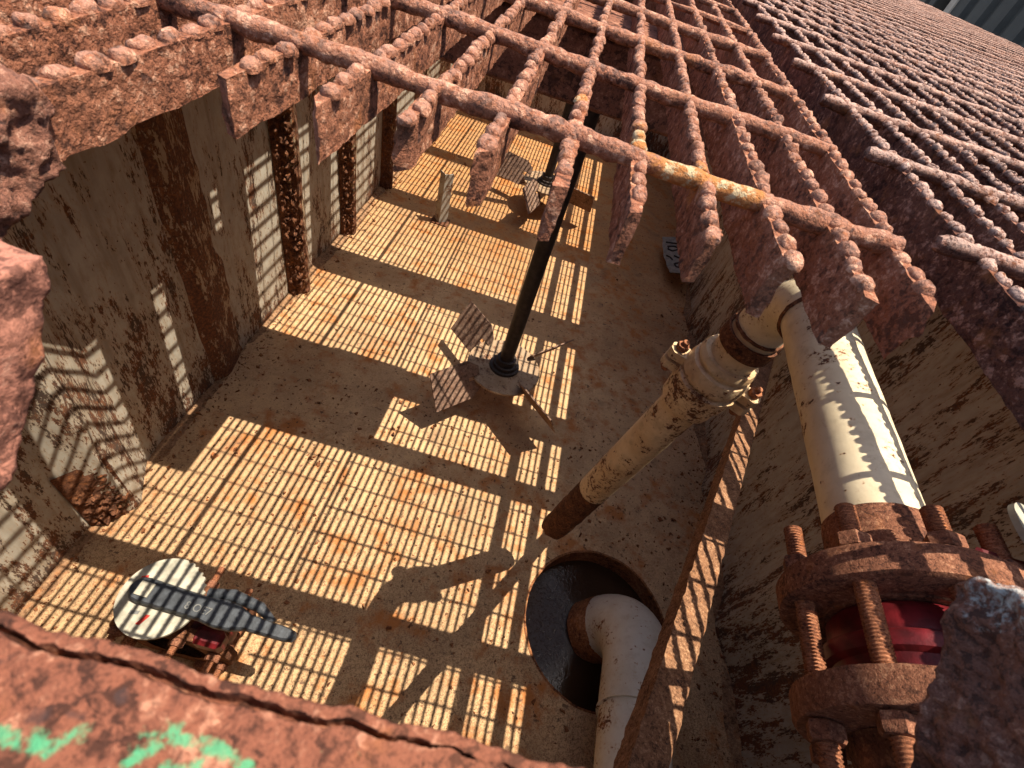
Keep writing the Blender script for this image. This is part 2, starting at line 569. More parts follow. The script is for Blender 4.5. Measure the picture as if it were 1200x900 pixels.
BAR_T, BAR_TOP, BAR_BOT = .0038, -.0022, -.0225
def bar_geo(y0, y1, seed, fine_to=.45, fine=.0022, nz=9, x=0.0, bead_hi=.55, bead_lo=3.9, ragged=True, bead=True, deep=0.0, thin=1.0):
    g = Geo()
    ys = ysteps(y0, y1, fine_to, fine, .05)
    bot = BAR_BOT - deep
    zs = np.linspace(bot, BAR_TOP, nz)
    loop = [(-1, z) for z in zs] + [(1, z) for z in zs[::-1]]
    n = len(loop)
    sx = np.array([l[0] for l in loop], float)
    lz = np.array([l[1] for l in loop])
    Y, SX = np.meshgrid(ys, sx, indexing='ij')
    LZ = np.broadcast_to(lz, Y.shape)
    P = np.stack([(x + SX * BAR_T * thin / 2).ravel(), Y.ravel(), LZ.ravel()], 1)
    amp = np.where(P[:, 1] < fine_to, 1.0, .5)
    Q = P + np.array([0, seed * 3.3, 0])
    d = .0006 * fbm(Q, 110, seed, 4, .6) + .0003 * fbm(Q, 520, seed + 5, 2)
    if fine < .0025:     # bars by the hole are swollen with scale
        P[:, 0] += SX.ravel() * .0006 * np.clip((.16 - P[:, 1]) / .12, 0, 1)
    P[:, 0] += np.sign(SX.ravel()) * d * amp + .0012 * vnoise(np.stack([Q[:, 1] * 0, Q[:, 1], Q[:, 1] * 0], 1), 4, seed)
    edge = (P[:, 2] < bot + .003)
    P[:, 2] += np.where(edge, 1, .4) * .0008 * fbm(Q, 90, seed + 9, 3) * amp
    if ragged:
        fr = np.clip((y0 + .012 - P[:, 1]) / .012, 0, 1)
        P[:, 1] += fr * .007 * fbm(P * [60, 0, 1], 3, seed + 3, 1) + fr * .003 * fbm(Q * [1, .05, 1], 200, seed + 4, 2)
    F = grid_faces(len(ys), n, False, True)
    F.append(tuple(range(n)))
    F.append(tuple((len(ys) - 1) * n + k for k in range(n - 1, -1, -1)))
    g.add(P, F)
    if bead:
        bp = .0121
        k0 = math.ceil((y0 + .002) / bp)
        r = np.random.default_rng(seed)
        k = k0
        while k * bp < min(y1, bead_lo):
            y = k * bp
            hi = y < bead_hi
            V, F = dome(*((12, 5) if hi else (6, 2)))
            j = r.normal(0, 1, 6)
            rx = (.0033 if hi else .0023) * (1 + .08 * j[0])
            ry = (.0048 if hi else .0041) * (1 + .06 * j[1])
            rz = (.0040 if hi else .0033) * (1 + .10 * j[2])
            B = np.sign(V) * np.abs(V) ** np.array([.70, .62, .80]) * [rx, ry, rz]
            # serrated tooth: leans towards the hole and has a flatter back
            B[:, 1] -= B[:, 2] * .06
            B[:, 0] *= np.where(V[:, 2] > .5, .92, 1.0)
            B += [x + .0005 * j[3], y + .0004 * j[4], BAR_TOP - .0012]
            if hi:
                N = V
                B = B + N * (.0007 * fbm(B + seed, 300, seed + 2, 3))[:, None]
            g.add(B, F, np.clip((V[:, 2] - .15) * 2, 0, 1))  # upper part of each tooth takes the painted sunlit tone
            k += 1
    return g

def rod_geo(x0, x1, y, seed, fine_to=None, r=.0044, z=-.0028, step=.0025, seg=14, nearx=(-.35, .6)):
    xs = [x0]
    while xs[-1] < x1:
        xs.append(xs[-1] + (step if nearx[0] < xs[-1] < nearx[1] else .05))
    xs[-1] = x1
    xs = np.array(xs)
    n = len(xs)
    P = np.stack([xs, np.full(n, y), np.full(n, z)], 1)
    P[:, 1] += .0012 * vnoise(P, 18, seed)
    P[:, 2] += .0008 * vnoise(P, 22, seed + 1)
    g = Geo()
    rr = r * (1 + .10 * vnoise(P, 60, seed + 2))
    rr[0] *= .75
    rr[-1] *= .75
    tube(g, P, rr, seg, True, .0008, 160, seed)
    g.attr = [np.clip((g.v[0][:, 2] - z) / r * 1.0, 0, .9)]  # marks the rod top for the painted sunlit tone
    return g


def grating(label):
    return tag(empty('steel_grating', (0, 0, 0)), label, 'grating', 'rusty serrated gratings over the tank')

# middle panel: the one that was cut open
cuts = {1: -.0485, 2: -.049, 3: -.040, 4: -.0445, 5: -.0475, 6: -.0475, 7: -.053, 8: -.0535, 9: -.0525, 10: -.050}
gm = grating('rusty serrated grating with torn bar ends and orange lichen at the edge of the hole')
for i in range(-2, 11):
    x = (i - 6) * PITCH
    y0 = cuts.get(i, -.118 if i == 0 else -.40)
    ob = part('bearing_bar', bar_geo(y0, 5.40, 40 + i, x=x, fine=.0016, fine_to=.30, nz=15,
                                    deep=.004 if i > 7 else (.002 if i > 3 else 0.0)), M['rust'], gm)
    if i in (6, 7, 8):
        ob['label'] = 'rusty bar with pale and orange lichen on its torn end'
for j in range(0, 50):
    x0, x1 = -.2435, .1225
    part('cross_rod', rod_geo(x0, x1, j * RP, 300 + j, seg=16 if j < 4 else 8, step=.0022 if j < 4 else .02, r=.0044 if j < 4 else .0031), M['rust'], gm)

# left panel
gl = grating('rusty grating panel along the left wall, left of the broken chunk')
share = [bar_geo(-.40, 5.40, 70 + k, fine=.006, fine_to=.4, nz=6, bead_hi=-9, bead_lo=5, thin=.8, deep=-.003).mesh('bearing_bar', use_attr=True) for k in range(3)]
for me in share:
    me.materials.append(M['rust'])
for k in range(33):
    x = -.2495 - k * PITCH
    if k < 5:
        part('bearing_bar', bar_geo(-.40, 5.40, 90 + k, x=x, fine=.002, fine_to=.2, nz=12), M['rust'], gl)
    else:
        o = bpy.data.objects.new('bearing_bar', share[k % 3])
        COL.objects.link(o)
        o.parent = gl
        o.location = (x, 0, 0)
for j in range(-3, 50):
    part('cross_rod', rod_geo(-1.235, -.2465, j * RP + .004, 400 + j, seg=8 if j > 2 else 14, step=.02 if j > 2 else .0025, r=.0031 if j > 2 else .0042), M['rust'], gl)

# right panel, laid beside it with an open joint
gr_ = grating('rusty serrated grating panel stretching away at upper right beyond the open joint')
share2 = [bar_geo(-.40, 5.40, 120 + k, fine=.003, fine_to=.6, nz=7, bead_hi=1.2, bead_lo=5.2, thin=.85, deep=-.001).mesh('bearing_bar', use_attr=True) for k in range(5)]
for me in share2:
    me.materials.append(M['rust_shaded'])
for k in range(48):
    x = .173 + k * PITCH
    if k < 3:
        part('bearing_bar', bar_geo(-.40, 5.40, 140 + k, x=x, fine=.0018, fine_to=.35, nz=15, deep=.004 if k == 0 else 0, bead_hi=.9), M['rust_shaded'], gr_)
    else:
        o = bpy.data.objects.new('bearing_bar', share2[(k * 3 + k // 5) % 5])
        COL.objects.link(o)
        o.parent = gr_
        o.location = (x, 0, 0)
for j in range(-3, 50):
    part('cross_rod', rod_geo(.149, 1.60, j * RP + .018, 500 + j, seg=12 if j < 8 else 8, step=.003 if j < 8 else .012, nearx=(.1, 1.0), r=.0041 if j < 8 else .0036, z=-.0016), M['rust_shaded'], gr_)

# ------------------------------------------------------------------ support beams under the grating
SY, SX_ = .09, .36
def beam(y0, y1, x0, x1, z0, z1, label):
    g = Geo()
    xs = np.linspace(x0, x1, 40)
    box(g, x0, x1, y0, y1, z0, z1, .004)
    t = empty('support_beam', ((x0 + x1) / 2, (y0 + y1) / 2, z0))
    part('web_box', g, M['beam'], t)
    f = Geo()
    box(f, x0, x1, y0 - .006, y1 + .006, z1 + .001, z1 + .007, .001)
    part('flange', f, M['beam'], t)
    tag(t, label, 'beam', 'steel beams under the grating')
bands = [(.19, .30), (.88, .99), (1.24, 1.43), (1.97, 2.22), (2.87, 3.10), (3.78, 3.95), (4.77, 4.92)]
words = ['first steel beam beyond the hole under the grating', 'second steel beam beyond the hole under the grating',
         'beam beside the near agitator drive', 'wide beam beyond the near agitator', 'beam short of the far agitator',
         'beam beyond the far agitator', 'last beam before the far end wall']
for (a, b), w in zip(bands, words):
    zt, zb = -.033, -.10
    y0 = a + SY * (zt - ZF)
    y1 = b + SY * (zb - ZF)
    beam(y0 + .006, y1 - .006, -1.19, 1.195, zb, zt, w)

# ------------------------------------------------------------------ tank floor, ground, sky
SC = np.array([.655, .462])
SR = .292
def floor_geo():
    g = Geo()
    nseg = 96
    ang = np.arange(nseg) * 2 * PI / nseg + PI / 4
    c = np.stack([SC[0] + SR * np.cos(ang), SC[1] + SR * np.sin(ang)], 1)
    c += .004 * np.stack([vnoise(np.c_[c, c[:, :1]], 25, 3), vnoise(np.c_[c, c[:, :1]], 25, 4)], 1)
    hs = .40
    m = np.maximum(np.abs(np.cos(ang)), np.abs(np.sin(ang)))
    sq = np.stack([SC[0] + hs * np.cos(ang) / m, SC[1] + hs * np.sin(ang) / m], 1)
    V = np.zeros((2 * nseg, 3))
    V[:nseg, :2] = c
    V[nseg:, :2] = sq
    V[:, 2] = ZF
    g.add(V, [(i, nseg + i, nseg + (i + 1) % nseg, (i + 1) % nseg) for i in range(nseg)])
    sx0, sx1, sy0, sy1 = SC[0] - hs, SC[0] + hs, SC[1] - hs, SC[1] + hs
    for x0, x1, y0, y1 in ((XL - .01, sx0, YN, YF), (sx1, XR + .01, YN, YF), (sx0, sx1, YN, sy0), (sx0, sx1, sy1, YF)):
        g.add([(x0, y0, ZF), (x1, y0, ZF), (x1, y1, ZF), (x0, y1, ZF)], [(0, 1, 2, 3)])
    return g
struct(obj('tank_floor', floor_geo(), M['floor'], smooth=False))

gg = Geo()
gg.add([(-900, -900, -2.3), (900, -900, -2.3), (900, 900, -2.3), (-900, 900, -2.3)], [(0, 1, 2, 3)])
struct(obj('ground', gg, M['gravel'], smooth=False))

# drifts of silt and scale in the corners
g = Geo()
for side in (-1, 1):
    ys = np.linspace(-.35, 5.3, 700)
    us = np.linspace(0, 1, 9)
    Y, U = np.meshgrid(ys, us, indexing='ij')
    yy = np.stack([Y.ravel(), Y.ravel() * 0 + side, Y.ravel() * 0], 1)
    wd = np.clip(.055 + .045 * fbm(yy, 3.1, 3, 3), .012, .16)
    hh = np.clip(.016 + .014 * fbm(yy, 4.3, 8, 3), .003, .05)
    x0 = (XL - .004) if side < 0 else (XR + .004)
    P = np.stack([x0 - side * U.ravel() * wd, Y.ravel(), ZF - .002 + hh * (1 - U.ravel()) ** 1.6], 1)
    P[:, 2] += .004 * fbm(P, 70, 5, 3) * (1 - U.ravel())
    g.add(P, grid_faces(len(ys), len(us)))
struct(obj('silt_drift', g, M['silt']), 'stuff', 'silt and rust scale drifted along the foot of the walls', 'debris')
# flakes of rust and grit lying on the floor
g = Geo()
dr = np.random.default_rng(5)
for k in range(5200):
    r = dr.random()
    if r < .40:
        x, y = dr.uniform(XL + .02, XR - .02), dr.uniform(-.1, 1.3) ** 1
    elif r < .62:
        x, y = XL + .02 + abs(dr.normal(0, .05)), dr.uniform(-.1, 5)
    elif r < .80:
        x, y = XR - .02 - abs(dr.normal(0, .07)), dr.uniform(-.1, 4)
    else:
        x, y = dr.uniform(XL + .02, XR - .02), dr.uniform(.8, 5)
    if np.hypot(x - SC[0], y - SC[1]) < SR + .015:
        continue
    sz = min(.0020 * math.exp(abs(dr.normal(0, .75))), .014)
    n = 5
    a = np.sort(dr.uniform(0, 2 * PI, n))
    rr = sz * dr.uniform(.6, 1.2, n)
    til = dr.normal(0, .25, 2)
    P = np.stack([rr * np.cos(a), rr * np.sin(a), np.zeros(n)], 1)
    P[:, 2] = P[:, 0] * til[0] + P[:, 1] * til[1]
    h = sz * dr.uniform(.25, .8)
    P[:, 2] -= P[:, 2].min()
    V = np.concatenate([P, P * [.75, .75, 1] + [0, 0, h]]) + [x, y, ZF + .0005]
    g.add(V, [tuple(range(n, 2 * n))] + [(i, (i + 1) % n, n + (i + 1) % n, n + i) for i in range(n)])
struct(obj('rust_flakes', g, M['rust_stain'], smooth=False), 'stuff', 'rust flakes and grit scattered over the tank floor', 'debris')

# sump
sp = tag(empty('sump_pit', (SC[0], SC[1], ZF - .22)), 'round sump sunk in the tank floor, half hidden by the white elbow pipe', 'sump')
g = Geo()
lathe(g, (SC[0], SC[1], ZF + .0015), (0, 0, -1), [(0, SR + .004), (0, SR - .004), (.02, SR - .006), (.23, SR - .008), (.23, .001)], 72, .002, 30, 5)
part('sump_liner', g, M['rust_stain'], sp)
g = Geo()
lathe(g, (SC[0], SC[1], ZF - .085), (0, 0, 1), [(0, SR - .005), (.0, .15), (.0, .002)], 64)
struct(obj('sump_water', g, M['water']))

# ------------------------------------------------------------------ walls
def wall_sheet(name, x, sgn, label):
    g = Geo()
    ny, nz = 180, 40
    ys = np.linspace(YN, YF, ny)
    zs = np.linspace(ZF - .004, -.035, nz)
    Y, Z = np.meshgrid(ys, zs, indexing='ij')
    P = np.stack([np.full(Y.size, x), Y.ravel(), Z.ravel()], 1)
    P[:, 0] += .004 * fbm(P, 3, 11 if sgn > 0 else 12, 2)
    g.add(P, grid_faces(ny, nz))
    P2 = np.array([(x - sgn * .012, YN, ZF - .004), (x - sgn * .012, YF, ZF - .004), (x - sgn * .012, YF, -.035), (x - sgn * .012, YN, -.035)])
    g.add(P2, [(0, 1, 2, 3)])
    o = obj(name, g, M['wall'])
    tag(o, label, 'wall')
    return o
wl = wall_sheet('tank_wall', XL, 1, 'flaking tan painted tank wall with rusty folded ribs, left side')
wr = wall_sheet('tank_wall', XR, -1, 'grey flaking tank wall behind the flanged pipe, right side')

def rib(wallobj, x, sgn, yk, mat, near=.075, seed=0, crust=0.0, dep=.077):
    prof = [(yk - near, -.006), (yk - .004, dep), (yk + .028, dep), (yk + .19, -.006)]
    zs = np.linspace(ZF - .003, -.06, 60)
    # finer profile with slightly rounded folds
    pts = []
    for (a, b), (c, d) in zip(prof[:-1], prof[1:]):
        for t in np.linspace(0, 1, 9)[:-1]:
            pts.append((a + (c - a) * t, b + (d - b) * t))
    pts.append(prof[-1])
    pts = np.array(pts)
    g = Geo()
    n = len(pts)
    Z, I = np.meshgrid(zs, np.arange(n), indexing='ij')
    P = np.stack([x + sgn * pts[I.ravel(), 1], pts[I.ravel(), 0], Z.ravel()], 1)
    P[:, 0] += sgn * .0035 * fbm(P, 9, seed, 3)
    g.add(P, grid_faces(len(zs), n))
    o = part('stiffener_rib', g, mat, wallobj)
    if crust > 0:
        g2 = Geo()
        nu, nv = 26, int(150 * crust) + 20
        a = np.array([yk - near * 1.02, .004])
        b = np.array([yk + .012, dep + .004])
        zz = np.linspace(ZF, ZF + 1.5 * crust, nv)
        U = np.linspace(0, 1, nu)
        UU, ZZ = np.meshgrid(U, zz, indexing='ij')
        P = np.stack([x + sgn * (a[1] + (b[1] - a[1]) * UU.ravel()), a[0] + (b[0] - a[0]) * UU.ravel(), ZZ.ravel()], 1)
        w = np.minimum(np.clip(UU.ravel() * 6, 0, 1), np.clip((1 - UU.ravel()) * 6, 0, 1)) * np.clip((zz[-1] - ZZ.ravel()) / .25, 0, 1)
        d = np.abs(fbm(P, 38, seed + 20, 3, .6)) * .026 + .004 * fbm(P, 160, seed + 21, 2)
        nrm = np.array([sgn * near, -dep]) / math.hypot(near, dep)
        P[:, 0] += nrm[0] * d * w * 1.0
        P[:, 1] += nrm[1] * d * w
        g2.add(P, grid_faces(nu, nv))
        part('rust_crust', g2, M['rust_dark'], o)
    return o
for k, yk in enumerate([.41, 1.08, 1.755, 2.40, 3.07, 3.74, 4.41, 5.08]):
    near = [.10, .075, .06, .05, .05, .05, .05, .05][k]
    r = rib(wl, XL, 1, yk, M['wall_rust'] if k > 0 else M['wall'], near, 30 + k, crust=[.22, .0, .95, .75, .5, 0, 0, 0][k],
            dep=[.080, .032, .077, .072, .07, .07, .07, .07][k])
    if k == 2:
        r['label'] = 'rib crusted with crumbling dark rust on its near fold'
for k, yk in enumerate([-.1, .57, 1.24, 1.91, 2.58, 3.25, 3.92, 4.59]):
    rib(wr, XR, -1, yk, M['wall'], .19, 60 + k, dep=.045)
# inward ledge on top of the right wall that carries the grating
g = Geo()
box(g, 1.062, 1.30, YN, YF, -.0315, -.0245, .002)
part('grating_ledge', g, M['beam'], wr)
g = Geo()
box(g, -1.30, -1.165, YN, YF, -.0315, -.0245, .002)
part('grating_ledge', g, M['beam'], wl)
for nm, y, lab in (('tank_wall', YF, 'dark end wall of the tank beyond the far agitator'), ('tank_wall', YN, 'near end wall of the tank below the rusty plate')):
    g = Geo()
    box(g, XL - .012, XR + .012, y, y + (.012 if y > 0 else -.012), ZF - .004, -.035)
    tag(obj(nm, g, M['wall'], smooth=False), lab, 'wall')
# long flat bars hung under the grating: the two narrow lengthways shadows
for x0, x1, lab in ((.832, .872, 'long flat steel runner under the right grating, nearer the pipe'), (.968, 1.012, 'long flat steel runner under the right grating, nearer the right wall')):
    g = Geo()
    box(g, x0, x1, -.3, 5.35, -.0325, -.0255, .001)
    tag(obj('steel_runner', g, M['beam']), lab, 'runner', 'flat steel runners under the grating')

g = Geo()
box(g, .138, .151, .30, 5.35, -.0325, -.0255, .001)  # unseen strip added to block the bright line below the joint
tag(obj('steel_runner', g, M['beam']), 'narrow added strip shading the open joint between two grating panels', 'runner', 'flat steel runners under the grating')
g = Geo()
box(g, -1.19, -.838, -.40, 5.38, -.0330, -.0262, .002)  # unseen plate added to keep sun off the upper left wall
tag(obj('shade_plate', g, M['beam']), 'long added shade plate under the grating, along the top of the left wall', 'plate')
g = Geo()
box(g, -.845, -.778, -.40, 1.36, -.0410, -.0340, .002)  # added strip, lowers the sunlit edge along the near left wall
tag(obj('shade_plate', g, M['beam']), 'narrow added shade plate under the grating, between the long one and the short ones', 'plate')
g = Geo()
box(g, -.783, -.542, .75, .985, -.0330, -.0262, .002)  # added plates, shaped to darken parts of the floor and left wall
box(g, -.5405, -.40, .75, 1.048, -.0330, -.0262, .002)
box(g, -.783, -.5405, 1.1465, 1.58, -.0330, -.0262, .002)
tag(obj('shade_plate', g, M['beam']), 'short added shade plates under the grating beside the long one', 'plate')

# ------------------------------------------------------------------ agitators
def agitator(cx, cy, a0, label, drive):
    zc = ZF + .22
    t = tag(empty('agitator', (cx, cy, zc)), label, 'agitator', 'four bladed mud agitators on shafts')
    g = Geo()
    lathe(g, (cx, cy, zc - .03), (0, 0, 1), [(0, .001), (0, .033), (1.60, .033), (1.60, .001)], 24)
    part('shaft', g, M['steel_dark'], t)
    g = Geo()
    lathe(g, (cx, cy, zc), (0, 0, 1), [(-.006, .001), (-.006, .178), (-.003, .18), (.003, .18), (.006, .178), (.006, .001)], 64)
    part('disc', g, M['disc'], t)
    g = Geo()
    lathe(g, (cx, cy, zc + .0065), (0, 0, 1), [(0, .074), (.012, .072), (.013, .060), (.030, .058), (.032, .048), (.060, .046), (.062, .034)], 40)
    part('hub', g, M['steel_dark'], t)
    for k in range(4):
        a = math.radians(a0 + 90 * k)
        er = np.array([math.cos(a), math.sin(a), 0])
        et = np.array([-math.sin(a), math.cos(a), 0])
        p = math.radians(60)
        ew = et * -math.cos(p) + np.array([0, 0, 1]) * math.sin(p)     # high edge on the clockwise side
        nn = np.cross(er, ew)
        c = np.array([cx, cy, zc])
        W = .094
        # outline in (radial, width) with the notch that straddles the disc
        out = [(.145, -.05), (.19, -W), (.392, -W), (.396, -W + .004), (.396, W - .004), (.392, W), (.20, W), (.145, .052), (.15, .012), (.20, .010), (.20, -.010), (.15, -.012)]
        g = Geo()
        poly = [c + er * r + ew * w - nn * .004 for r, w in out]
        # build as fan-safe quads: split the notch outline in two convex pieces
        for piece in ([(.145, .012), (.200, .010), (.396, .010), (.396, W), (.20, W), (.145, .055)],
                      [(.145, -.055), (.20, -W), (.396, -W), (.396, -.010), (.200, -.010), (.145, -.012)],
                      [(.205, -.0105), (.396, -.0105), (.396, .0105), (.205, .0105)]):
            prism(g, [c + er * r + ew * w - nn * .003 for r, w in piece], nn * .006)
        part('blade', g, M['blade'], t, smooth=False)
    if drive:
        g = Geo()
        box(g, -.54, .21, 1.1415, 1.325, .012, .024, .002)
        box(g, -.16, .21, 1.327, 1.60, .012, .024, .002)
        part('mount_plate', g, M['beam'], t)
        g = Geo()
        lathe(g, (cx - .09, 1.36, .13), (-1, 0, 0), [(0, .001), (0, .06), (.02, .085), (.34, .085), (.36, .07), (.40, .07), (.41, .001)], 28)
        box(g, cx - .11, cx + .13, 1.27, 1.58, .026, .23, .012)
        part('drive_motor', g, M['motor'], t)
    return t
agitator(.022, 1.440, 47, 'near agitator whose four bare steel blades throw a dark shadow on the striped floor', True)
agitator(-.052, 3.470, -15, 'far agitator, partly hidden behind the torn ends of the grating bars', False)

# ------------------------------------------------------------------ discharge pipe with elbow, coupling and drop pipe
D3 = .0445
pipe = tag(empty('discharge_pipe', (.38, .2, -.33)), 'cream painted flanged pipe that elbows down to a rusty open drop pipe', 'pipe')
def axis(y):
    return np.array([.384 + .067 * (y - .2), y, -.282])
g = Geo()
tube(g, [axis(y) for y in np.linspace(.056, .408, 44)], D3, 40, True, .0005, 30, 3)
part('horizontal_pipe', g, M['pipe_paint'], pipe)
g = Geo()
e0 = axis(.410)
R3 = .112
drop_dir = np.array([-.045, .105, -1.0])
drop_dir /= np.linalg.norm(drop_dir)
e_path = [e0 + np.array([.067 * R3 * math.sin(a), R3 * math.sin(a), -R3 * (1 - math.cos(a))]) for a in np.linspace(0, PI / 2, 22)]
tube(g, e_path, D3 * 1.01, 40, True, .0004, 30, 4)
part('elbow', g, M['pipe_paint'], pipe)
for q, d in ((e_path[0], np.array([.067, 1, 0])), (e_path[-1], drop_dir)):
    g = Geo()
    d = d / np.linalg.norm(d)
    u, w, _ = frame_of(d)
    ring = [q + (D3 + .001) * (math.cos(a) * u + math.sin(a) * w) for a in np.linspace(0, 2 * PI, 49)]
    tube(g, ring, .0034, 8, False, .0008, 200, 5)
    part('weld_bead', g, M['rust_dark'], pipe)
n0 = e_path[-1]
DD = .0465
def dp(s):
    return n0 + drop_dir * s
g = Geo()
tube(g, [dp(s) for s in np.linspace(.002, .115, 8)], D3 * 1.02, 40, True)
part('neck', g, M['drop_paint'], pipe)
# coupling: ribbed union with two bolt ears
g = Geo()
lathe(g, dp(.080), drop_dir, [(0, D3), (.0, .055), (.010, .059), (.016, .059), (.020, .055), (.026, .055), (.030, .062), (.050, .066), (.062, .066), (.066, .060),
                              (.072, .060), (.076, .068), (.105, .067), (.135, .062), (.150, .060), (.158, .060), (.163, .057), (.163, DD - .002)], 48, .0012, 60, 8)
cp = part('coupling', g, M['couple_paint'], pipe)
u, w, _ = frame_of(drop_dir)
ear_dir = np.array([.94, -.34, 0])
ear_dir -= drop_dir * (ear_dir @ drop_dir)
ear_dir /= np.linalg.norm(ear_dir)
side = np.cross(drop_dir, ear_dir)
for s in (-1, 1):
    g = Geo()
    c = dp(.157) + s * ear_dir * .079
    for k in (-1, 1):
        P = []
        cc = c + drop_dir * (k * .014)
        pts = [(-.022, -.016), (.012, -.018), (.022, -.008), (.022, .008), (.012, .018), (-.022, .016)]
        prism(g, [cc + s * ear_dir * a + side * b - drop_dir * .010 for a, b in pts], drop_dir * .020)
    part('bolt_ear', g, M['couple_paint'], cp)
    g = Geo()
    stud(g, c + s * ear_dir * .004 - drop_dir * .048, c + s * ear_dir * .004 + drop_dir * .045, .0065)
    hexnut(g, c + s * ear_dir * .004 - drop_dir * .038, drop_dir, .013, .012)
    hexnut(g, c + s * ear_dir * .004 + drop_dir * .026, drop_dir, .013, .012)
    part('coupling_bolt', g, M['thread'], cp)
L_end = 1.12
g = Geo()
tube(g, [dp(s) for s in np.linspace(.240, L_end - .36, 30)], DD, 40, True, .0005, 25, 6)
part('drop_pipe', g, M['drop_paint'], pipe)
# rusted open end, hollow with a ragged lip
g = Geo()
nseg = 48
rows = []
ss = np.linspace(L_end - .362, L_end, 34)
u, w, _ = frame_of(drop_dir)
ang = np.arange(nseg) * 2 * PI / nseg
ring = np.cos(ang)[:, None] * u + np.sin(ang)[:, None] * w
for s in ss:
    rows.append(dp(s) + ring * DD * 1.005)
for s in ss[::-1][:14]:
    rows.append(dp(s) + ring * (DD * 1.005 - .005))
V = np.concatenate(rows)
S = np.concatenate([np.full(nseg, s) for s in list(ss) + list(ss[::-1][:14])])
N = V - np.array([dp(s) for s in S])
N /= np.linalg.norm(N, axis=1, keepdims=True)
V += N * (.0022 * fbm(V, 55, 9, 3) * np.clip((S - ss[0]) / .04, 0, 1))[:, None]
V += drop_dir * (.010 * fbm(N, 3, 12, 2) * np.clip((S - L_end + .06) / .06, 0, 1))[:, None]
g.add(V, grid_faces(len(rows), nseg, False, True))
part('open_end', g, M['rust_dark'], pipe)

# flange on the near end (weld neck)
ydir = np.array([.067, 1, 0])
ydir /= np.linalg.norm(ydir)
F1 = axis(-.026)
g = Geo()
lathe(g, F1, ydir, [(0, .040), (0, .060), (.002, .060), (.0025, .090), (.004, .0945), (.025, .0950), (.029, .0925), (.030, .056), (.045, .050), (.066, .0472), (.090, .0468), (.096, .046), (.096, D3 - .002)], 64, .0006, 70, 21)
part('weld_neck_flange', g, M['rust_orange'], pipe)

# butterfly valve clamped between the flanges
F2 = axis(-.084)
bv = tag(empty('butterfly_valve', tuple(axis(-.052))), 'dark red butterfly valve clamped between two big rusty flanges', 'valve')
g = Geo()
lathe(g, axis(-.0835), ydir, [(0, .04), (0, .056), (.004, .060), (.016, .061), (.019, .066), (.026, .068), (.031, .066), (.034, .060), (.052, .059), (.0565, .055), (.0565, .04)], 56)
box(g, .372 - .018, .372 + .018, -.072, -.040, -.25, -.19, .006)
part('valve_body', g, M['red'], bv)
st_up = np.array([.30, 0.02, .95])
st_up /= np.linalg.norm(st_up)
vc = axis(-.054)
g = Geo()
lathe(g, vc + st_up * .06, st_up, [(0, .02), (.05, .02), (.05, .012), (.075, .012), (.075, .001)], 24)
part('stem', g, M['red'], bv)
def notch_plate(g, c, ax, r, th, arc=None, teeth=10):
    u, w, d = frame_of(ax)
    n = 90
    out = []
    for k in range(n):
        a = 2 * PI * k / n
        rr = r
        if arc and arc[0] < a < arc[1]:
            ph = (a - arc[0]) / (arc[1] - arc[0]) * teeth % 1
            rr = r * (.94 if ph < .45 else 1.0)
        out.append(c + rr * (math.cos(a) * u + math.sin(a) * w))
    prism(g, out, d * th)
g = Geo()
notch_plate(g, np.array([.451, .030, -.2035]), st_up, .046, .005, (.3, 2.2))
part('notch_plate', g, M['notch'], bv)
g = Geo()
box(g, .388, .440, -.004, .026, -.224, -.2095, .003)
part('plate_lug', g, M['red'], bv)
g = Geo()
pc = np.array([.458, .030, -.195])
hd = np.array([.93, .15, -.28])
tube(g, [pc, pc + hd * .03, pc + hd * .20], [.014, .012, .010], 14)
part('lever', g, M['black'], bv)
u, w, _ = frame_of(ydir)
for k in range(8):
    a = 2 * PI * (k + .5) / 8 + .12
    rr = .0785 * (math.cos(a) * u + math.sin(a) * w)
    ln = random.uniform(-.008, .010)
    s0, s1 = axis(-.150) + rr, axis(.050 + ln) + rr
    g = Geo()
    stud(g, s0, s1, .0082)
    so = part('stud_bolt', g, M['thread'], bv)
    g = Geo()
    hexnut(g, axis(.0055) + rr, ydir, .0138, .0125)
    part('nut', g, M['rust_orange'], so)
    g = Geo()
    hexnut(g, axis(-.115) + rr, -ydir, .0138, .0125)
    part('nut', g, M['rust_orange'], so)

# lower flange and tapering spool
sp2 = tag(empty('pipe_spool', tuple(axis(-.1))), 'rusty flange with tapering brown neck below the red valve', 'pipe')
g = Geo()
lathe(g, axis(-.0845), -ydir, [(0, .040), (0, .060), (.002, .060), (.0025, .091), (.004, .0945), (.024, .0950), (.028, .0925), (.030, .066), (.031, .058)], 64, .0006, 70, 22)
part('flange', g, M['rust_orange'], sp2)
g = Geo()
lathe(g, axis(-.1155), -ydir, [(0, .060), (.02, .057), (.09, .044), (.20, .042), (.25, .042)], 40, .0008, 60, 23)
part('taper_neck', g, M['rust_dark'], sp2)

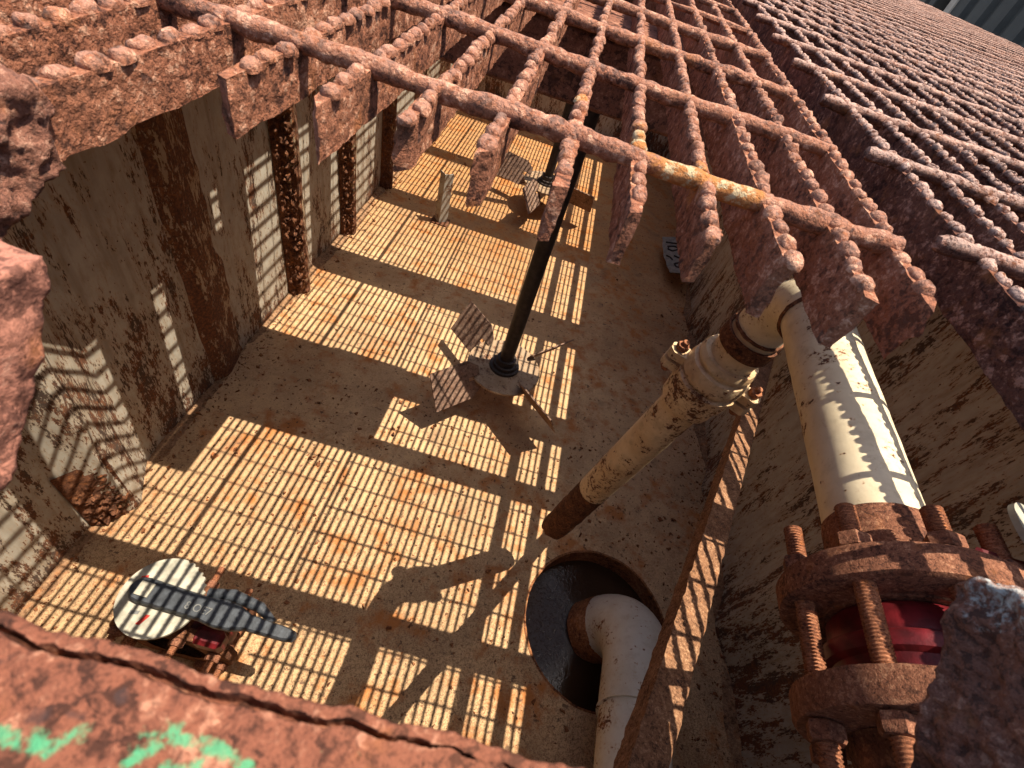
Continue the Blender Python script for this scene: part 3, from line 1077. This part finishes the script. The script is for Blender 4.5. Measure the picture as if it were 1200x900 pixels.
# ------------------------------------------------------------------ suction pipe with elbow in the sump
D8 = .114
suc = tag(empty('suction_pipe', (.74, .2, -1.75)), 'thick white pipe with an elbow dipping into the round sump', 'pipe')
def sx(y):
    return np.array([.712 + .15 * (y - .1), y, -1.665 + .28 * (.30 - y)])
g = Geo()
tube(g, [sx(y) for y in np.linspace(-.40, .142, 26)], D8 * .97, 48, True, .0008, 14, 40)
part('straight_pipe', g, M['white_paint'], suc)
g = Geo()
tube(g, [sx(y) for y in np.linspace(.1425, .148, 4)], D8 * 1.05, 48, True, .0008, 40, 42)
part('weld_bead', g, M['white_paint'], suc)
g = Geo()
ep = [sx(y) for y in np.linspace(.149, .315, 8)]
c0 = ep[-1]
d0 = sx(.3) - sx(.2)
d0 /= np.linalg.norm(d0)
R8 = .19
end = np.array([-.45, -.05, -1.0])
end /= np.linalg.norm(end)
cur = c0
for k in range(1, 27):
    f = k / 26
    f2 = f * f * (3 - 2 * f)
    d = d0 * (1 - f) + end * f
    d /= np.linalg.norm(d)
    cur = cur + d * (R8 * PI / 2 / 26)
    ep.append(cur)
tube(g, ep, [D8 * (1.0 + .05 * min(1, max(0, (i - 6) / 12))) for i in range(len(ep))], 48, True, .0008, 16, 41)
part('elbow', g, M['white_paint'], suc)
g = Geo()
ed = ep[-1] - ep[-2]
ed /= np.linalg.norm(ed)
lathe(g, ep[-1] - ed * .03, ed, [(0, D8 * 1.052), (.002, D8 * 1.062), (.10, D8 * 1.065), (.10, D8 * .9), (.02, D8 * .9), (.02, .001)], 48, .0015, 40, 43)
part('rusty_mouth', g, M['rust_stain'], suc)

# ------------------------------------------------------------------ second butterfly valve on the floor, left
lv = tag(empty('butterfly_valve', (-.66, .06, ZF)), 'lever valve low on the floor with cream notched plate, red body and black handle', 'valve')
vx, vy, vz = -.672, .075, -1.655
FR = .172
for y0, y1, nm in ((-.060, -.030, 'flange'), (.045, .075, 'flange')):
    g = Geo()
    lathe(g, (vx, vy + y0, vz), (0, 1, 0), [(0, .10), (0, FR - .003), (.003, FR), (.027, FR), (.030, FR - .003), (.030, .10)], 56, .0015, 50, 50)
    part(nm, g, M['rust_dark'], lv)
g = Geo()
lathe(g, (vx, vy - .028, vz), (0, 1, 0), [(0, .10), (0, .135), (.02, .142), (.035, .146), (.05, .142), (.071, .135), (.071, .10)], 48)
box(g, vx - .035, vx + .035, vy - .026, vy + .040, vz + .10, vz + .215, .008)
box(g, vx + .085, vx + .165, vy - .062, vy - .018, vz + .085, vz + .150, .010)
part('valve_body', g, M['red'], lv)
for k in range(8):
    a = 2 * PI * (k + .5) / 8
    px, pz = vx + .147 * math.cos(a), vz + .147 * math.sin(a)
    L = random.uniform(-.02, .02)
    g = Geo()
    stud(g, (px, vy - .13 + L, pz), (px, vy + .14 + L, pz), .0105, .004, 10)
    so = part('stud_bolt', g, M['thread'], lv)
    g = Geo()
    hexnut(g, (px, vy - .061, pz), (0, -1, 0), .020, .018)
    part('nut', g, M['rust_orange'], so)
    g = Geo()
    hexnut(g, (px, vy + .076, pz), (0, 1, 0), .020, .018)
    part('nut', g, M['rust_orange'], so)
pz = -1.415
px0, py0 = -.672, .076
g = Geo()
notch_plate(g, np.array([px0, py0, pz]), (0, 0, 1), .100, .008, (1.75, 3.1), 12)
part('notch_plate', g, M['notch'], lv)
npl = lv.children[-1]
g = Geo()
lathe(g, (px0, py0, vz + .2), (0, 0, 1), [(0, .03), (.035, .03), (.036, .001)], 20)
part('stem', g, M['red'], lv)
# lever: forged flat handle with a square eye
la = np.array([.995, -.03, .0])
la /= np.linalg.norm(la)
lb = np.array([-la[1], la[0], 0])
zt = pz + .0125
g = Geo()
outl = []
prof = [(-.075, 0), (-.072, .018), (-.060, .032), (-.04, .036), (.05, .034), (.12, .034), (.16, .040), (.20, .036), (.235, .022), (.335, .019), (.357, .014), (.363, 0)]
prof = [(a, b * .84) for a, b in prof]
up = [(a, b) for a, b in prof]
dn = [(a, -b) for a, b in prof[::-1][1:-1]]
poly = up + dn
n = len(poly)
rows = []
for z, ins in ((0, .0), (.016, .0), (.022, .004)):
    rows += [np.array([px0, py0, zt + z]) + la * (a - ins * np.sign(a - .15)) + lb * (b - ins * np.sign(b)) for a, b in poly]
V = np.array(rows)
F = grid_faces(3, n, False, True) + [tuple(range(n - 1, -1, -1)), tuple(2 * n + k for k in range(n))]
g.add(V, F)
lev = part('lever', g, M['black'], lv)
g = Geo()
c = np.array([px0, py0, zt + .0225]) + la * -.035
prism(g, [c + la * a + lb * b for a, b in ((-.017, -.017), (.017, -.017), (.017, .017), (-.017, .017))], (0, 0, .004))
part('square_stem_end', g, M['notch'], lev)
cu = bpy.data.curves.new('t', 'FONT')
cu.body = '8 OE7'
cu.size = .026
cu.extrude = .0008
to = bpy.data.objects.new('t', cu)
COL.objects.link(to)
bpy.context.view_layer.update()
me = bpy.data.meshes.new_from_object(to.evaluated_get(bpy.context.evaluated_depsgraph_get()))
bpy.data.objects.remove(to)
Rm = Matrix(((la[0], lb[0], 0), (la[1], lb[1], 0), (0, 0, 1))).to_4x4()
o3 = np.array([px0, py0, zt + .0232]) + la * .075 + lb * -.014
me.transform(Matrix.Translation(o3) @ Rm)
me.materials.append(M['white_mark'])
part('cast_lettering', me, None, lev)
# second grey grip behind the lever: the latch handle
g = Geo()
off = np.array([px0, py0, pz + .010]) + lb * .040
tube(g, [off + la * .10 + lb * .0, off + la * .16 + lb * .012, off + la * .24 + lb * .004, off + la * .29 + lb * -.02], [.012, .016, .014, .009], 12)
part('latch_handle', g, M['black'], lev)
for nm, mt, pts in (('red_mark', 'red_mark', [(-.02, -.085), (-.008, -.085), (.004, -.055), (-.008, -.055)]),
                    ('white_mark', 'white_mark', [(-.055, -.065), (-.03, -.06), (-.03, -.05), (-.055, -.055)]),
                    ('red_mark', 'red_mark', [(-.085, .03), (-.068, .04), (-.07, .048), (-.088, .04)])):
    g = Geo()
    prism(g, [np.array([px0 + a * .84, py0 + b * .84, pz + .0085]) for a, b in pts], (0, 0, .0012))
    part(nm, g, M[mt], npl)

# ------------------------------------------------------------------ slanting brace (rusty angle iron)
CAM = np.array([-.0335745367, -.221799148, .0754886230])
CR = np.array([0.9540509375362737, 0.18407986858393927, 0.2364347913659849])
CU = np.array([-0.2954709878055321, 0.7091712822032663, 0.6401351325020352])
CF = np.array([0.04983677308354007, 0.680581144669976, -0.7309757872654367])
b_top = np.array([1.1900, 1.8320, -1.1273])
b_bot = np.array([0.1979, -0.2660, -0.5790])
bd = b_top - b_bot
bl = np.linalg.norm(bd)
bd /= bl
e1 = np.array([1.0, 0, .15])
e1 -= bd * (e1 @ bd)
e1 /= np.linalg.norm(e1)
e2 = np.cross(bd, e1)
if e2[2] < 0:
    e2 = -e2
g = Geo()
nL = 420
leg, th = .046, .006
# L section: apex up towards the light, two legs falling away
sec = []
v1 = (e1 * .96 - e2 * .28)
v2 = (-e1 * .27 - e2 * .96)
k1 = np.linspace(0, 1, 10)
top_line = [v2 * leg * (1 - t) for t in k1] + [v1 * leg * t for t in k1[1:]]
nrm1 = np.cross(bd, v1)
bis = -(v1 + v2)
bis /= np.linalg.norm(bis)
bot_line = [p - bis * th * 1.2 for p in top_line[::-1]]
sec = top_line + bot_line
V = []
for s in np.linspace(0, bl, nL):
    V += [b_bot + bd * s + p for p in sec]
V = np.array(V)
V += .0016 * np.stack([fbm(V, 70, 80 + k, 3) for k in range(3)], 1)
ns = len(sec)
g.add(V, grid_faces(nL, ns, False, True) + [tuple(range(ns)), tuple((nL - 1) * ns + k for k in range(ns - 1, -1, -1))])
br = tag(empty('brace', tuple(b_bot)), 'slanting rusty angle iron brace in front of the sump, striped by sunlight', 'brace')
part('angle_iron', g, M['rust_brace'], br)
g = Geo()
# strap that ties the brace over the pipe neck
c = n0 + drop_dir * .028
u, w, _ = frame_of(drop_dir)
path = [c + (.0505) * (math.cos(a) * u + math.sin(a) * w) for a in np.linspace(0, 2 * PI, 41)]
rows = []
for r_, dz in ((.0475, -.016), (.0525, -.016), (.0525, .016), (.0475, .016)):
    rows.append(np.array([c + r_ * (math.cos(a) * u + math.sin(a) * w) + drop_dir * dz for a in np.linspace(0, 2 * PI, 40, endpoint=False)]))
g.add(np.concatenate(rows), grid_faces(4, 40, True, True))
part('pipe_strap', g, M['rust_dark'], pipe)

# ------------------------------------------------------------------ pale post and scrap plate
po = tag(empty('angle_post', (-.69, 2.86, ZF)), 'short dull angle post standing on the floor near the left wall', 'post')
g = Geo()
for s in (-1, 1):
    prism(g, [(-.69, 2.82, ZF), (-.69 + s * .045, 2.865, ZF), (-.69 + s * .045, 2.871, ZF), (-.69, 2.826, ZF)], (0, 0, .36))
part('upright', g, M['post_paint'], po, smooth=False)
g = Geo()
prism(g, [(-.75, 2.80, ZF + .0), (-.63, 2.80, ZF), (-.63, 2.90, ZF), (-.75, 2.90, ZF)], (0, 0, .008))
part('foot_plate', g, M['rust_dark'], po, smooth=False)

tg = tag(empty('scrap_plate', (1.06, 3.2, ZF)), 'bent grey sheet plate with black scrawled strokes near the right wall', 'plate')
def tpl(a, b, lift=0.0):
    # a along the plate (0 top .. 1 bottom), b across
    fold = .06 * abs(a - .45) + .02
    base = np.array([.955 + .04 * a + .15 * b, 3.47 - .50 * a - .05 * b, ZF + .06 + fold + .08 * b])
    return base + np.array([-.3, -.25, .92]) * lift
g = Geo()
na, nb = 14, 8
V = [tpl(i / (na - 1), j / (nb - 1) + .02 * math.sin(i * 1.7)) for i in range(na) for j in range(nb)]
V += [tpl(i / (na - 1), j / (nb - 1) + .02 * math.sin(i * 1.7), -.006) for i in range(na) for j in range(nb)]
nn_ = na * nb
F = grid_faces(na, nb) + [tuple(nn_ + k for k in f[::-1]) for f in grid_faces(na, nb)]
ed_ = [i * nb for i in range(na)] + [(na - 1) * nb + j for j in range(1, nb)] + [i * nb + nb - 1 for i in range(na - 2, -1, -1)] + [j for j in range(nb - 2, 0, -1)]
F += [(ed_[i], ed_[(i + 1) % len(ed_)], nn_ + ed_[(i + 1) % len(ed_)], nn_ + ed_[i]) for i in range(len(ed_))]
g.add(V, F)
part('sheet', g, M['tag'], tg)
strokes = [[(.14, .15), (.16, .45), (.18, .75)], [(.24, .2), (.24, .5), (.27, .65), (.32, .6), (.35, .4), (.31, .22), (.25, .25)],
           [(.47, .12), (.52, .25), (.60, .30)], [(.47, .45), (.55, .65), (.64, .9)],
           [(.72, .35), (.70, .55), (.75, .8), (.84, .85), (.88, .6), (.82, .35), (.73, .32)]]
for s in strokes:
    g = Geo()
    pts = []
    for p, q in zip(s[:-1], s[1:]):
        for t in np.linspace(0, 1, 6)[:-1]:
            pts.append(tpl(p[0] + (q[0] - p[0]) * t, p[1] + (q[1] - p[1]) * t, .003))
    pts.append(tpl(*s[-1], .003))
    tube(g, pts, .006, 6)
    part('stroke', g, M['black_mark'], tg)

# ------------------------------------------------------------------ foreground: hole plate and broken bar stumps
def plate_geo():
    g = Geo()
    xs = np.concatenate([np.linspace(-.34, -.10, 40)[:-1], np.linspace(-.10, .02, 330), np.linspace(.02, .10, 20)[1:]])
    # t = distance behind the torn front edge
    ts = np.concatenate([[0, 0], np.linspace(.00015, .0050, 34), np.linspace(.0054, .018, 60), np.linspace(.02, .16, 24)])
    X, T = np.meshgrid(xs, ts, indexing='ij')
    x1 = np.stack([X.ravel(), X.ravel() * 0, X.ravel() * 0], 1)
    front = -.2128 + .0004 * X.ravel() + .0004 * fbm(x1, 160, 3, 3) + .0002 * fbm(x1, 700, 9, 2)
    Y = front - T.ravel()
    P = np.stack([X.ravel(), Y, np.zeros(Y.size)], 1)
    rounding = np.clip(T.ravel() / .0013, 0, 1)
    P[:, 2] = -.0007 * (1 - np.sqrt(1 - (1 - rounding) ** 2 * .999))
    P[:, 2] += .00035 * fbm(P, 230, 5, 4, .6) + .0008 * fbm(P, 60, 6, 3)
    # crack where the outer rust layer has lifted
    cw = .0019 + .00018 * fbm(x1, 90, 21, 2) + .00012 * fbm(x1, 600, 22, 2)
    wid = np.clip(.00030 + .0003 * fbm(x1, 50, 23, 2) + .00012 * fbm(x1, 500, 24, 1), 0, .0008)
    d = np.abs(T.ravel() - cw)
    k = np.clip(1 - d / np.maximum(wid, 1e-6), 0, 1)
    P[:, 2] -= .0045 * np.clip(k * 2.2, 0, 1) * (wid > .00006)
    lip = (T.ravel() < cw)
    P[:, 2] -= np.where(lip, .0003, 0)
    m0 = np.tile(np.arange(len(ts)) == 0, len(xs))
    P[m0, 2] = -.0085
    P[m0, 1] -= .0006
    # two sprayed green strokes
    A = np.zeros(len(P))
    def stroke(a, b, r):
        nonlocal A
        a = np.array(a) / 1000
        b = np.array(b) / 1000
        ab = b - a
        t = np.clip(((P[:, :2] - a) @ ab) / (ab @ ab), 0, 1)
        dd = np.linalg.norm(P[:, :2] - a - t[:, None] * ab, axis=1)
        A = np.maximum(A, np.clip(1.25 - dd / (r / 1000), 0, 1))
    stroke((-75, -223.2), (-66.8, -223.0), 1.5)
    stroke((-66.8, -222.6), (-64.6, -221.2), 1.3)
    stroke((-59.0, -219.9), (-56.5, -219.6), 1.2)
    stroke((-57, -219.5), (-51.5, -219.6), 1.4)
    stroke((-52, -219.6), (-46.5, -220.8), 1.4)
    stroke((-58.8, -222.4), (-57.2, -220.6), 1.6)
    stroke((-55, -222.6), (-51.8, -221.9), 1.6)
    g.add(P, grid_faces(len(xs), len(ts)), A)
    n = len(ts)
    # underside
    V = [(-.34, -.214, -.009), (.10, -.214, -.009), (.10, -.37, -.009), (-.34, -.37, -.009)]
    g.add(V, [(0, 1, 2, 3)])
    return g
pl = obj('hole_plate', plate_geo(), M['rust_plate'], use_attr=True)
tag(pl, 'rusty plate at the bottom edge of the hole with cracked lip and green spray marks', 'plate')

def lump(name, poly, thick, axis_x, seed, label, paint=None, res=.0022, amp=.0022, mat='rust_lump'):
    """a torn stub of bar: a (Y,Z) outline with real thickness, finely broken up"""
    poly = np.array(poly)
    x0 = axis_x
    import bmesh
    bm = bmesh.new()
    vs = [bm.verts.new((x0, y, z)) for y, z in poly]
    f = bm.faces.new(vs)
    r = bmesh.ops.extrude_face_region(bm, geom=[f])
    nv = [e for e in r['geom'] if isinstance(e, bmesh.types.BMVert)]
    bmesh.ops.translate(bm, vec=(thick, 0, 0), verts=nv)
    bmesh.ops.recalc_face_normals(bm, faces=bm.faces)
    bmesh.ops.triangulate(bm, faces=bm.faces)
    for _ in range(7):
        ed = [e for e in bm.edges if e.calc_length() > res]
        if not ed:
            break
        bmesh.ops.subdivide_edges(bm, edges=ed, cuts=1, use_grid_fill=False)
        bmesh.ops.triangulate(bm, faces=[f for f in bm.faces if len(f.verts) > 3])
    for _ in range(3):
        bmesh.ops.smooth_vert(bm, verts=bm.verts, factor=.5, use_axis_x=True, use_axis_y=True, use_axis_z=True)
    bm.normal_update()
    V = np.array([v.co[:] for v in bm.verts])
    N = np.array([v.normal[:] for v in bm.verts])
    V = V + N * (amp * fbm(V, 130, seed, 3, .55) + amp * .3 * fbm(V, 600, seed + 7, 2))[:, None]
    bm.verts.index_update()
    F = [[v.index for v in f.verts] for f in bm.faces]
    A = paint(V, N) if paint else np.zeros(len(V))
    bm.free()
    g = Geo()
    g.add(V, F, A)
    o = obj(name, g, M[mat], use_attr=True, sharp=None)
    tag(o, label, 'steel bar')
    return o
lump('bar_stump', [(-.1535, -.001), (-.1560, -.0065), (-.1661, -.0199), (-.176, -.0318), (-.1857, -.0395), (-.21, -.045), (-.25, -.045), (-.25, .001), (-.168, .002)],
     -.013, -.1245, 5, 'blurred broken bar stub poking in at the left edge, rounded and rust pink', amp=.0010, mat='rust_soft',
     paint=lambda V, N: np.clip(1.3 - np.linalg.norm(V - np.array([-.1370, -.1605, .001]), axis=1) / .0035, 0, 1))
lump('bar_stump', [(-.1525, -.0145), (-.1515, -.022), (-.1585, -.028), (-.1723, -.0382), (-.1906, -.0529), (-.23, -.055), (-.26, -.05), (-.26, -.006), (-.19, -.006), (-.160, -.0070)],
     .014, .095, 9, 'dark broken bar stub at the lower right edge with flaking white paint on top',
     paint=lambda V, N: np.clip(1.15 - np.linalg.norm((V - np.array([.101, -.1555, -.0095])) / [1.7, 1.0, 1.0], axis=1) / .0165, 0, 1) * 1.15
     * (N[:, 2] > -.35))
# broken chunk at the end of the leftmost bar
lump('broken_chunk', [(-.094, -.0045), (-.1005, .0035), (-.106, .0035), (-.118, -.003), (-.135, -.008), (-.150, -.026), (-.130, -.034), (-.118, -.0285), (-.108, -.024), (-.099, -.0235), (-.1015, -.014)],
     .0125, -.1865, 15, 'broken rust chunk hanging at the upper left end of the cut bars', amp=.0024)

# ------------------------------------------------------------------ containers standing beyond the tank
def container(y0, y1, x0, label, post_mat):
    t = tag(empty('shipping_container', (x0 + 1.2, (y0 + y1) / 2, -2.3)), label, 'container', 'grey containers beyond the tank')
    z0, z1 = -2.2, 1.5
    g = Geo()
    pts = []
    y = y0 + .06
    while y < y1 - .08:
        pts += [(x0 + .035, y), (x0 + .035, y + .055), (x0, y + .085), (x0, y + .235)]
        y += .27
    n = len(pts)
    V = [(a, b, z) for z in (z0, z1) for a, b in pts]
    g.add(V, grid_faces(2, n))
    part('corrugated_side', g, M['container'], t, smooth=False)
    g = Geo()
    box(g, x0 + .037, x0 + 2.4, y0, y1, z0, z1)
    part('body', g, M['container_dark'], t, smooth=False)
    for yy in (y0, y1):
        g = Geo()
        box(g, x0 - .012, x0 + .10, yy - .05, yy + .05, z0 - .05, z1 + .05, .008)
        part('corner_post', g, post_mat if yy == y1 else M['container'], t)
    for zz in (z0 - .05, z1 - .05):
        g = Geo()
        box(g, x0 - .008, x0 + .08, y0 + .052, y1 - .052, zz, zz + .14, .006)
        part('side_rail', g, M['container'], t)
container(-3.0, 5.17, 2.6, 'dark grey ribbed container with pale corner post beyond the grating', M['post_light'])
container(5.48, 11.0, 2.6, 'dark grey ribbed container past the black gap, at the top edge', M['container'])

# ------------------------------------------------------------------ light, sky, camera
sun_vec = Vector((.36, .09, 1.0)).normalized()
ld = bpy.data.lights.new('sun', 'SUN')
ld.energy = 5.0
ld.angle = math.radians(.27)
ld.color = (1.0, .90, .75)
lo = bpy.data.objects.new('sun', ld)
lo.rotation_euler = sun_vec.to_track_quat('Z', 'Y').to_euler()
lo.location = (1, 1, 5)
COL.objects.link(lo)
w = bpy.data.worlds.new('World')
scene.world = w
w.use_nodes = True
nt = w.node_tree
nt.nodes.clear()
sky = nt.nodes.new('ShaderNodeTexSky')
sky.sky_type = 'NISHITA'
sky.sun_disc = False
sky.sun_elevation = math.asin(sun_vec.z)
sky.sun_rotation = math.atan2(sun_vec.x, sun_vec.y)
sky.dust_density = 2.0
bg = nt.nodes.new('ShaderNodeBackground')
bg.inputs[1].default_value = .13
ou = nt.nodes.new('ShaderNodeOutputWorld')
nt.links.new(sky.outputs[0], bg.inputs[0])
nt.links.new(bg.outputs[0], ou.inputs[0])

cam = bpy.data.cameras.new('camera')
cam.sensor_width = 36
cam.lens = 569.738 / 1200 * 36
cam.clip_start = .005
cam.clip_end = 3000
cam.dof.use_dof = True
cam.dof.focus_distance = .9
cam.dof.aperture_fstop = 36
co = bpy.data.objects.new('camera', cam)
co.matrix_world = Matrix(((CR[0], CU[0], -CF[0], CAM[0]), (CR[1], CU[1], -CF[1], CAM[1]), (CR[2], CU[2], -CF[2], CAM[2]), (0, 0, 0, 1)))
COL.objects.link(co)
scene.camera = co

scene.render.engine = 'CYCLES'
scene.cycles.max_bounces = 10
scene.cycles.diffuse_bounces = 6
scene.cycles.sample_clamp_indirect = 8
vs = scene.view_settings
vs.view_transform = 'Standard'
vs.look = 'None'
vs.gamma = 1
vs.use_curve_mapping = False
vs.exposure = 1.0
scene.render.resolution_x = 1024
scene.render.resolution_y = 768
